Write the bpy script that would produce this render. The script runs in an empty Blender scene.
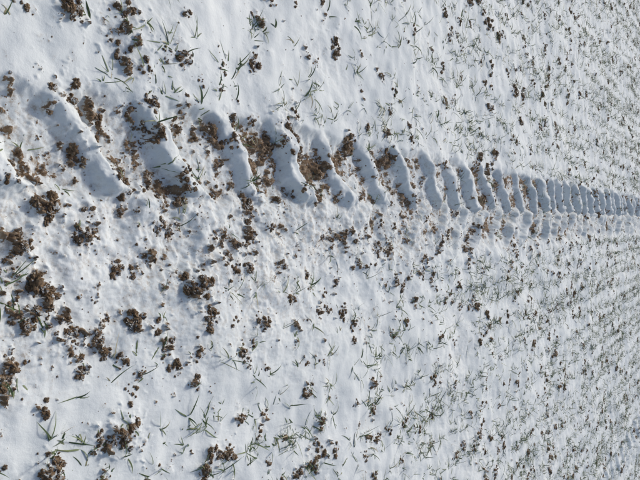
import bpy, math, numpy as np
from mathutils import Matrix, Vector, noise as mn
rng=np.random.default_rng(7)
scene=bpy.context.scene
# ---------------------------------------------------------------- noise
def _h(ix,iy,seed):
    n=(ix.astype(np.int64)*374761393+iy.astype(np.int64)*668265263+seed*1274126177)&0xffffffff
    n=((n^(n>>13))*1274126177)&0xffffffff
    n=n^(n>>16)
    return n
def perlin(x,y,seed=0):
    x0=np.floor(x);y0=np.floor(y);fx=(x-x0);fy=(y-y0)
    ix=x0.astype(np.int64);iy=y0.astype(np.int64)
    u=fx*fx*fx*(fx*(fx*6-15)+10);v=fy*fy*fy*(fy*(fy*6-15)+10)
    def gr(a,b,dx,dy):
        t=_h(a,b,seed)*(2*math.pi/4294967296.0)
        return np.cos(t)*dx+np.sin(t)*dy
    n00=gr(ix,iy,fx,fy);n10=gr(ix+1,iy,fx-1,fy);n01=gr(ix,iy+1,fx,fy-1);n11=gr(ix+1,iy+1,fx-1,fy-1)
    return ((n00*(1-u)+n10*u)*(1-v)+(n01*(1-u)+n11*u)*v)*1.5
def fbm(x,y,o,seed=0,g=.5):
    r=0;a=1;f=1
    for i in range(o):
        r=r+a*perlin(x*f+i*17.3,y*f-i*9.1,seed+i);a*=g;f*=2.03
    return r
def ss(a,b,x):
    t=np.clip((x-a)/(b-a),0,1);return t*t*(3-2*t)
# ---------------------------------------------------------------- grid
ys=[0.35]
while ys[-1]<16: ys.append(ys[-1]+.0026*(1+(ys[-1]/1.7)**1.35))
yin=np.array(ys)
ylo=-np.geomspace(.05,60,40)[::-1]+.35
yhi=yin[-1]+np.geomspace(.1,600,60)
Yv=np.concatenate([ylo,yin,yhi])
def W(y): return 1.0+.42*np.clip(y,0,16)
C=1180
sin_=np.linspace(-1,1,C)
so=1+np.geomspace(.01,300,36)
Sv=np.concatenate([-so[::-1],sin_,so])
S,Y=np.meshgrid(Sv,Yv)
X=S*W(Y)
# ---------------------------------------------------------------- terrain
PITCHL=.33
def track(X,Y,xc,seed,Wd,right,depth):
    wx=.024*fbm(X*6,Y*6,3,seed)+.004*fbm(X*30,Y*30,2,seed+2); wy=.024*fbm(X*5,Y*5,3,seed+9)+.006*fbm(X*28,Y*28,2,seed+3)
    u=X-xc(Y)+wx; v=Y+wy
    au=np.abs(u)/Wd
    lw=1-ss(-.10,.10,u/Wd)
    inL=1-ss(.84,1.10,au); inR=1-ss(.60,1.15,au)
    inside=inL*lw+inR*(1-lw)
    a=np.clip(au,0,1.1)
    sk=.25*(np.power(a+.02,.72)-.06)
    def half(off,tag):
        ph=(v+sk-.06+off)/PITCHL
        lug=np.floor(ph);fr=ph-lug
        rnd=_h(lug+500,np.full_like(lug,tag),seed)/4294967296.0
        cw=.145+.06*rnd
        d=np.abs(fr-.5)
        return (1-ss(cw-.13,cw+.07,d))*(.8+.4*rnd)*(1+.22*fbm(X*9,Y*9,2,seed+40))
    wear=1-.45*ss(-.05,.5,fbm(X*3.1,Y*3.1,2,seed+31))
    ridge=half(0,1)*lw+half(.5*PITCHL,2)*right*wear*(1-lw)
    dp=lw+(1-lw)*(.35+.65*right)
    z=inside*depth*(-.034*dp+.056*ridge)
    rim=np.exp(-((au-1.10)/.13)**2)*.006*depth*lw*(.5+fbm(X*4,Y*5,2,seed+4))
    return z+rim, inside, ridge*inside
xc1=lambda y:-.110-.025*y
xc2=lambda y:3.46-.028*y
rgt=.24+.7*ss(2.2,5,Y)
t1,in1,rd1=track(X,Y,xc1,3,.295,rgt,1.0)
t2,in2,rd2=track(X,Y,xc2,5,.33,.9,.5)
N=.030*fbm(X*1.3,Y*1.1,2,11)
N+=.015*fbm(X*3.6+Y*1.2,Y*3.0,2,12)
N+=.0078*fbm(X*8.0+Y*3,Y*8-X*2,2,15)
cl3=fbm(X*19,Y*19,3,19)
dist=ss(-.2,.7,fbm(X*1.7,Y*1.7,2,41))
N+=.0026*cl3*(.3+.9*dist)
N+=.0012*fbm(X*48,Y*48,2,33)*(.1+1.0*dist)
N+=t1+t2
u1g=X-xc1(Y)
db=ss(-.12,.06,u1g)*(1-ss(.30,.62,u1g))*(1-ss(4,9,Y)*.5)
N+=db*(.004*np.clip(fbm(X*22,Y*22,3,61),-.4,1)+.011*fbm(X*8,Y*8,2,62))
N+=in1*np.clip(1-rd1,0,1)*(.007*fbm(X*15,Y*15,3,63)+.003*fbm(X*40,Y*40,2,64))
N+=in1*np.clip(rd1,0,1)*.003*fbm(X*26,Y*26,3,65)
base=.030*fbm(X*1.3,Y*1.1,2,11)
rough=fbm(X*26,Y*26,5,71,.66)
Sl=base-.036+.014*rough+.009*fbm(X*3,Y*3,2,77)
Sl-=(in1+in2*.5)*.010
Sl+=in1*np.clip(1-rd1*1.4,0,1)*.012*ss(-.3,.5,fbm(X*5,Y*5,2,66))*(.55+.45*ss(1.3,2.2,Y))
Sl+=db*.003
PL=[(-.64,1.20,.067),(-.65,1.03,.04),(-.87,1.86,.035),(-.70,1.82,.031),(-.38,1.02,.068),(-.35,1.31,.042),(-.18,1.20,.05),(-.09,.96,.05),(-.18,.85,.031),(-.44,1.31,.032),(-.42,2.03,.075),(-.37,1.90,.048),(-.36,2.71,.056),(-.44,2.90,.058),(-.47,2.53,.048),(-.34,2.31,.054),(-.39,1.59,.036),(-.45,1.69,.033),(-.12,1.81,.054),(-.05,1.36,.029),(.14,.94,.050),(.20,.96,.040),(.23,.89,.032),(.30,1.05,.046),(.35,1.38,.04),(.43,1.41,.027),
(.15,1.51,.06),(.27,1.56,.04),(.25,1.26,.03),(.31,1.86,.05),(.24,2.04,.03),(.42,1.73,.03),(.10,1.77,.03),(.41,2.55,.03),(.86,2.75,.04),(.51,2.96,.03),(.59,1.20,.06),(.59,1.12,.03),(.95,2.22,.06),(.81,2.25,.04),(.78,1.66,.04),(.64,.95,.04),(.83,3.41,.04),(1.02,2.75,.04),(-1.19,5.13,.06),(-.97,5.08,.04),(.37,.83,.03),(.25,3.07,.03),(.34,3.20,.03),(.01,3.53,.04),(1.09,6.17,.05),(-2.32,7.73,.07),(-.60,1.44,.03),(-.42,.85,.02),(-.76,5.35,.03),(-.51,4.12,.04),(-.54,1.20,.02),(-.44,5.08,.04),(-.01,1.07,.035),(.09,1.20,.03),(.02,.89,.03),(0,1.60,.03),(-.23,1.44,.03),(.17,1.11,.02)]
pat=[(x,y,r*.90,1.0) for x,y,r in PL]
for i in range(6400):
    y=.1+15.5*rng.random(); x=(rng.random()*2-1)*(1+.42*y)
    r=.006+.030*rng.random()**2.8
    if y>4: r*=1.4
    pat.append((x,y,r,.4+.6*rng.random()))
for i in range(340):
    y=.6+5*rng.random()**1.2; x=(rng.random()*2-1)*(.5+.35*y)
    pat.append((x,y,.004+.026*rng.random()**2.3,.5+.5*rng.random()))
for i in range(800):
    y=.6+13*rng.random()**1.3; uu=rng.random(); x=xc1(y)+(-.27+.60*uu**1.25)
    pat.append((x,y,.005+.021*rng.random()**2,.5+.5*rng.random()))
for i in range(330):
    y=.5+3.2*rng.random(); x=-.05+.5*rng.random()
    pat.append((x,y,.004+.020*rng.random()**2,.5+.5*rng.random()))
warp=.6*fbm(X*34,Y*34,3,91)
def applypatch(x,y,r,a):
    R=r*2.1
    i0,i1=np.searchsorted(Yv,[y-R,y+R])
    if i1-i0<2: return
    w=W(y)
    j0,j1=np.searchsorted(Sv,[(x-R)/w-.004,(x+R)/w+.004])
    if j1-j0<2: return
    sx=X[i0:i1,j0:j1];sy=Y[i0:i1,j0:j1]
    d=np.hypot(sx-x,sy-y)/r*(1+warp[i0:i1,j0:j1])
    b=1-ss(.0,1.7,d)
    rg=rough[i0:i1,j0:j1]
    Sl[i0:i1,j0:j1]=np.maximum(Sl[i0:i1,j0:j1],Sl[i0:i1,j0:j1]*.5+.5*(N[i0:i1,j0:j1]-.02))+b*a*((.023+.07*min(r,.05))+.024*rg)
    N[i0:i1,j0:j1]+=.20*b*a*min(r,.05)
for p in pat: applypatch(*p)
diff=Sl-N
Sl=N+np.where(diff>0,.020*np.tanh(diff/.020),diff)
diff=Sl-N
Sl+=np.where(diff>0,.0035*fbm(X*90,Y*90,2,95)*ss(0,.006,diff),0)
Z=np.maximum(N,Sl)
mask=ss(-.0015,.0025,diff)
nb=fbm(X*60,Y*60,2,105)
halo=ss(-.022,-.002,diff)
speck=ss(.40,.55,nb)*halo*ss(-.2,.4,fbm(X*5,Y*5,2,107))
mask=np.clip(mask+.8*speck,0,1)
Z=Z+.002*speck
R_,C_=X.shape
def mkmesh(name,co,quads=None,tris=None,smooth=True):
    me=bpy.data.meshes.new(name)
    co=np.ascontiguousarray(co,dtype=np.float32)
    f=quads if quads is not None else tris
    n=f.shape[1]
    me.vertices.add(len(co));me.vertices.foreach_set("co",co.ravel())
    me.loops.add(f.size);me.loops.foreach_set("vertex_index",f.ravel().astype(np.int32))
    me.polygons.add(len(f));me.polygons.foreach_set("loop_start",np.arange(0,f.size,n,dtype=np.int32))
    me.polygons.foreach_set("loop_total",np.full(len(f),n,dtype=np.int32))
    me.polygons.foreach_set("use_smooth",np.full(len(f),smooth,dtype=bool))
    me.update(calc_edges=True)
    ob=bpy.data.objects.new(name,me);scene.collection.objects.link(ob)
    return ob
idx=np.arange(R_*C_).reshape(R_,C_)
q=np.stack([idx[:-1,:-1],idx[:-1,1:],idx[1:,1:],idx[1:,:-1]],-1).reshape(-1,4)
ground=mkmesh("snowy_field_ground",np.stack([X,Y,Z],-1).reshape(-1,3),q)
at=ground.data.attributes.new("soil","FLOAT","POINT");at.data.foreach_set("value",mask.astype(np.float32).ravel())
dirt=np.clip(halo*.6+.5*in1*np.clip(1-rd1,0,1)+.45*db*dist+.16*dist,0,1)
at=ground.data.attributes.new("halo","FLOAT","POINT");at.data.foreach_set("value",dirt.astype(np.float32).ravel())
def sample(A,x,y):
    i=np.clip(np.searchsorted(Yv,y)-1,0,R_-2); s=x/W(y); j=np.clip(np.searchsorted(Sv,s)-1,0,C_-2)
    fy=(y-Yv[i])/(Yv[i+1]-Yv[i]);fx=(s-Sv[j])/(Sv[j+1]-Sv[j])
    return (A[i,j]*(1-fx)+A[i,j+1]*fx)*(1-fy)+(A[i+1,j]*(1-fx)+A[i+1,j+1]*fx)*fy
# ---------------------------------------------------------------- materials
def mat(name):
    m=bpy.data.materials.new(name);m.use_nodes=True
    nt=m.node_tree;return m,nt,nt.nodes["Principled BSDF"]
def N_(nt,t,**k):
    n=nt.nodes.new(t)
    for a,b in k.items(): setattr(n,a,b)
    return n
def noise(nt,scale,det=4,rough=.6,vec=None):
    n=N_(nt,"ShaderNodeTexNoise");n.inputs["Scale"].default_value=scale;n.inputs["Detail"].default_value=det;n.inputs["Roughness"].default_value=rough
    if vec is None:
        tc=N_(nt,"ShaderNodeTexCoord");vec=tc.outputs["Object"]
    nt.links.new(vec,n.inputs["Vector"]);return n
def ramp(nt,src,stops):
    r=N_(nt,"ShaderNodeValToRGB");e=r.color_ramp.elements
    e[0].position=stops[0][0];e[0].color=stops[0][1];e[1].position=stops[-1][0];e[1].color=stops[-1][1]
    for p,c in stops[1:-1]:
        x=e.new(p);x.color=c
    nt.links.new(src,r.inputs[0]);return r
def mixc(nt,fac,a,b):
    m=N_(nt,"ShaderNodeMix",data_type="RGBA")
    nt.links.new(fac,m.inputs[0])
    for s,i in((a,6),(b,7)):
        if isinstance(s,tuple): m.inputs[i].default_value=s
        else: nt.links.new(s,m.inputs[i])
    return m.outputs[2]
SOIL=[(.28,(.11,.068,.038,1)),(.48,(.24,.160,.094,1)),(.62,(.34,.245,.155,1)),(.78,(.47,.38,.27,1))]
m,nt,b=mat("snow_and_soil")
L=nt.links
sn=noise(nt,1.5,3);snc=ramp(nt,sn.outputs[0],[(.3,(.715,.755,.745,1)),(.7,(.78,.81,.795,1))])
so1=noise(nt,38,6,.7);soc=ramp(nt,so1.outputs[0],SOIL)
aS=N_(nt,"ShaderNodeAttribute",attribute_name="soil");aH=N_(nt,"ShaderNodeAttribute",attribute_name="halo")
fn=noise(nt,110,4,.75)
ad=N_(nt,"ShaderNodeMath",operation="ADD");L.new(aS.outputs["Fac"],ad.inputs[0])
sc=N_(nt,"ShaderNodeMath",operation="MULTIPLY_ADD");L.new(fn.outputs[0],sc.inputs[0]);sc.inputs[1].default_value=3.4;sc.inputs[2].default_value=-1.80
L.new(sc.outputs[0],ad.inputs[1])
mr=N_(nt,"ShaderNodeMapRange");L.new(ad.outputs[0],mr.inputs[0]);mr.inputs[1].default_value=.42;mr.inputs[2].default_value=.6
ms=N_(nt,"ShaderNodeMath",operation="GREATER_THAN");L.new(aS.outputs["Fac"],ms.inputs[0]);ms.inputs[1].default_value=.02
mm=N_(nt,"ShaderNodeMath",operation="MULTIPLY");L.new(mr.outputs[0],mm.inputs[0]);L.new(ms.outputs[0],mm.inputs[1])
hn=noise(nt,45,6,.8);hm=N_(nt,"ShaderNodeMapRange");L.new(hn.outputs[0],hm.inputs[0]);hm.inputs[1].default_value=.48;hm.inputs[2].default_value=.66
hx=N_(nt,"ShaderNodeMath",operation="MULTIPLY");L.new(hm.outputs[0],hx.inputs[0]);L.new(aH.outputs["Fac"],hx.inputs[1])
hy=N_(nt,"ShaderNodeMath",operation="MULTIPLY");L.new(hx.outputs[0],hy.inputs[0]);hy.inputs[1].default_value=.95;hy.use_clamp=True
snow2=mixc(nt,hy.outputs[0],snc.outputs[0],(.38,.30,.21,1))
col=mixc(nt,mm.outputs[0],snow2,soc.outputs[0]);L.new(col,b.inputs["Base Color"])
b.inputs["Roughness"].default_value=.75;b.inputs["Specular IOR Level"].default_value=.25
g1=noise(nt,350,3,.7);g2=noise(nt,90,3,.6)
m1=N_(nt,"ShaderNodeMath",operation="MULTIPLY_ADD");L.new(g1.outputs[0],m1.inputs[0]);m1.inputs[1].default_value=.6;L.new(g2.outputs[0],m1.inputs[2])
bp=N_(nt,"ShaderNodeBump");bp.inputs["Distance"].default_value=.005
bs=N_(nt,"ShaderNodeMapRange");L.new(aS.outputs["Fac"],bs.inputs[0]);bs.inputs[3].default_value=.30;bs.inputs[4].default_value=1.0
L.new(bs.outputs[0],bp.inputs["Strength"])
L.new(m1.outputs[0],bp.inputs["Height"]);L.new(bp.outputs[0],b.inputs["Normal"])
ground.data.materials.append(m)
m,nt,b=mat("clod_soil");L=nt.links
a=noise(nt,60,5,.7);c=ramp(nt,a.outputs[0],SOIL)
ge=N_(nt,"ShaderNodeNewGeometry");sx=N_(nt,"ShaderNodeSeparateXYZ");L.new(ge.outputs["Normal"],sx.inputs[0])
n2=noise(nt,32,4,.7)
s1=N_(nt,"ShaderNodeMath",operation="MULTIPLY");L.new(sx.outputs[2],s1.inputs[0]);L.new(n2.outputs[0],s1.inputs[1])
mr=N_(nt,"ShaderNodeMapRange");L.new(s1.outputs[0],mr.inputs[0]);mr.inputs[1].default_value=.47;mr.inputs[2].default_value=.56
col=mixc(nt,mr.outputs[0],c.outputs[0],(.74,.775,.765,1));L.new(col,b.inputs["Base Color"])
b.inputs["Roughness"].default_value=.9;b.inputs["Specular IOR Level"].default_value=.15
bp=N_(nt,"ShaderNodeBump");bp.inputs["Strength"].default_value=1;bp.inputs["Distance"].default_value=.005
b2=noise(nt,160,5,.75);L.new(b2.outputs[0],bp.inputs["Height"]);L.new(bp.outputs[0],b.inputs["Normal"])
clodmat=m
m,nt,b=mat("grass_blades");L=nt.links
at=N_(nt,"ShaderNodeAttribute",attribute_name="tone")
c=ramp(nt,at.outputs["Fac"],[(0,(.050,.085,.030,1)),(.45,(.105,.150,.058,1)),(.72,(.18,.22,.105,1)),(.84,(.32,.29,.17,1)),(1,(.44,.38,.25,1))])
L.new(c.outputs[0],b.inputs["Base Color"]);b.inputs["Roughness"].default_value=.5;b.inputs["Specular IOR Level"].default_value=.35
grassmat=m
# ---------------------------------------------------------------- clods
import bmesh
def template(level,seed):
    bm=bmesh.new();bmesh.ops.create_icosphere(bm,subdivisions=level,radius=1)
    off=Vector((seed*3.7,seed*1.3,-seed*2.1))
    st=Vector((1,.6+.4*mn.random(),.5+.3*mn.random()))
    for v in bm.verts:
        d=v.co.normalized()
        r=.8+.5*mn.noise(d*1.5+off)+.5*mn.noise(d*3.3+off)+(.34*mn.noise(d*7+off) if level>2 else 0)+(.18*mn.noise(d*15+off) if level>3 else 0)
        v.co=Vector((d.x*st.x,d.y*st.y,d.z*st.z))*r
    co=np.array([v.co[:] for v in bm.verts]);f=np.array([[v.index for v in p.verts] for p in bm.faces]);bm.free();return co,f
mn.seed_set(4)
T={l:[template(l,i+1+10*l) for i in range(12)] for l in(1,2,3,4)}
cl=[]
for x,y,r,a in pat:
    big=r>.022
    n=int((3 if not big else 20)*a*(.6+.8*rng.random())) if r>.011 else (1 if rng.random()<.6 else 0)
    for i in range(n):
        ang=rng.random()*6.283;rr=r*1.15*rng.random()**.8
        size=min(r*.42,.018)*(.16+.95*rng.random()**2.3)
        if rng.random()<.08 and big: size*=1.5
        cl.append((x+rr*math.cos(ang),y+rr*math.sin(ang),size))
for i in range(2600):
    y=.5+4*rng.random(); x=(rng.random()*2-1)*(1+.42*y)
    if rng.random()<.6: x=xc1(y)+.08+rng.normal()*.22
    cl.append((x,y,.0014+.0030*rng.random()**2.5))
cl=np.array(cl)
cz=sample(Z,cl[:,0],cl[:,1])
V=[];Fc=[];o=0
for (x,y,s),z in zip(cl,cz):
    ap=s/max(y,.8)
    l=4 if ap>.008 else(3 if ap>.003 else (2 if ap>.0008 else 1))
    tc,tf=T[l][rng.integers(12)]
    e=rng.random(3)*np.array([.8,.8,6.28]);Rm=np.array(Matrix.Rotation(e[2],3,'Z')@Matrix.Rotation(e[0],3,'X')@Matrix.Rotation(e[1],3,'Y'))
    v=tc@Rm.T*s+np.array([x,y,z+s*.08]);V.append(v);Fc.append(tf+o);o+=len(v)
co_=mkmesh("soil_clods",np.concatenate(V),tris=np.concatenate(Fc));co_.data.materials.append(clodmat)
# ---------------------------------------------------------------- winter wheat seedlings
pl=[]
rowd=.15
for k in range(-60,70):
    n=int(rng.poisson(16*70))
    y=.2+15.6*rng.random(n);x=k*rowd-.02-.028*y+rng.normal(size=n)*.029+.03*np.sin(y*.9+k*1.7)
    ok=np.abs(x)<(1+.42*y)
    pl.append(np.stack([x[ok],y[ok]],1))
pl=np.concatenate(pl)
d=fbm(pl[:,0]*1.3,pl[:,1]*1.1,2,201)+.9*fbm(pl[:,0]*8,pl[:,1]*8,2,207)
u1=pl[:,0]-xc1(pl[:,1])
dens=.27+.46*d
dens=np.where(pl[:,0]>.3,dens+.14,dens)
dens+=.22*ss(2.0,5,pl[:,1])+.20*ss(5,9,pl[:,1])
dens=np.where(np.abs(u1)<.31,dens*.18,dens)
dens=np.where(np.abs(pl[:,0]-xc2(pl[:,1]))<.3,dens*.4,dens)
pl=pl[rng.random(len(pl))<dens]
K=6
nb_=rng.integers(1,6,len(pl))
pi=np.repeat(np.arange(len(pl)),nb_);n=len(pi)
base_=pl[pi]+rng.normal(size=(n,2))*.006
bz=sample(Z,base_[:,0],base_[:,1])-.004
az=rng.random(n)*6.283
az=np.where(rng.random(n)<.35,math.radians(200)+rng.normal(size=n)*.5,az)
length=.022+.076*rng.random(n)**1.6
el0=np.radians(15+60*rng.random(n)); bend=np.radians(20+95*rng.random(n)**1.3)
curl=rng.normal(size=n)*.55
wid=(.0014+.0014*rng.random(n))
t=np.linspace(0,1,K)
P=np.zeros((n,K,3));P[:,0,:2]=base_;P[:,0,2]=bz
for i in range(1,K):
    e=el0-bend*t[i];a_=az+curl*t[i];s=length/(K-1)
    P[:,i,0]=P[:,i-1,0]+s*np.cos(e)*np.cos(a_);P[:,i,1]=P[:,i-1,1]+s*np.cos(e)*np.sin(a_);P[:,i,2]=P[:,i-1,2]+s*np.sin(e)
gz=sample(Z,P[:,:,0].ravel(),P[:,:,1].ravel()).reshape(n,K)+.001
P[:,1:,2]=np.maximum(P[:,1:,2],gz[:,1:]-(.004*rng.random((n,K))[:,1:]*(rng.random(n)<.4)[:,None]))
side=np.stack([-np.sin(az),np.cos(az),rng.normal(size=n)*.4],1)
wp=np.array([.7,1,1,.85,.55,.08])
A=P+side[:,None,:]*(wid[:,None]*wp)[:,:,None];B=P-side[:,None,:]*(wid[:,None]*wp)[:,:,None]
VV=np.stack([A,B],2).reshape(-1,3)
bi=np.arange(n)[:,None]*2*K+np.arange(K-1)[None]*2
q=np.stack([bi,bi+1,bi+3,bi+2],-1).reshape(-1,4)
gr=mkmesh("winter_wheat_seedlings",VV,q)
tone=np.clip(rng.random(n)*.78+(rng.random(n)<.14)*.3,0,1)
tone=(tone[:,None]+.12*t[None]**3)
tt=np.repeat(tone.reshape(-1),2).astype(np.float32)
at=gr.data.attributes.new("tone","FLOAT","POINT");at.data.foreach_set("value",np.clip(tt,0,1))
gr.data.materials.append(grassmat)
# ---------------------------------------------------------------- camera
cam=bpy.data.cameras.new("camera");co=bpy.data.objects.new("camera",cam);scene.collection.objects.link(co);scene.camera=co
cam.lens=35;cam.sensor_width=36;cam.clip_end=2000;cam.clip_start=.02
p=math.radians(35.3);u=Vector((0,math.sin(p),math.cos(p)));v=Vector((0,math.cos(p),-math.sin(p)))
M=Matrix.Identity(4)
for i,c in enumerate((u,Vector((-1,0,0)),-v)):
    for j in range(3): M[j][i]=c[j]
M.translation=(0,0,1.6);co.matrix_world=M
# ---------------------------------------------------------------- light
EL=math.radians(42);sd=Vector((-.45,.89,0)).normalized();AZ=math.atan2(sd.x,sd.y)
w=bpy.data.worlds.new("World");scene.world=w;w.use_nodes=True
nt=w.node_tree;bg=nt.nodes["Background"];sk=nt.nodes.new("ShaderNodeTexSky");sk.sky_type='NISHITA';sk.sun_disc=False
sk.sun_elevation=EL;sk.sun_rotation=AZ;sk.dust_density=3;sk.ozone_density=.5
nt.links.new(sk.outputs[0],bg.inputs[0]);bg.inputs[1].default_value=.115
sl=bpy.data.lights.new("sun","SUN");sl.energy=1.5;sl.angle=math.radians(8);sl.color=(1,.98,.95)
so_=bpy.data.objects.new("sun",sl);scene.collection.objects.link(so_)
d=Vector((sd.x*math.cos(EL),sd.y*math.cos(EL),math.sin(EL)));so_.rotation_euler=d.to_track_quat('Z','Y').to_euler()
scene.view_settings.view_transform='Standard';scene.view_settings.look='None';scene.view_settings.exposure=0
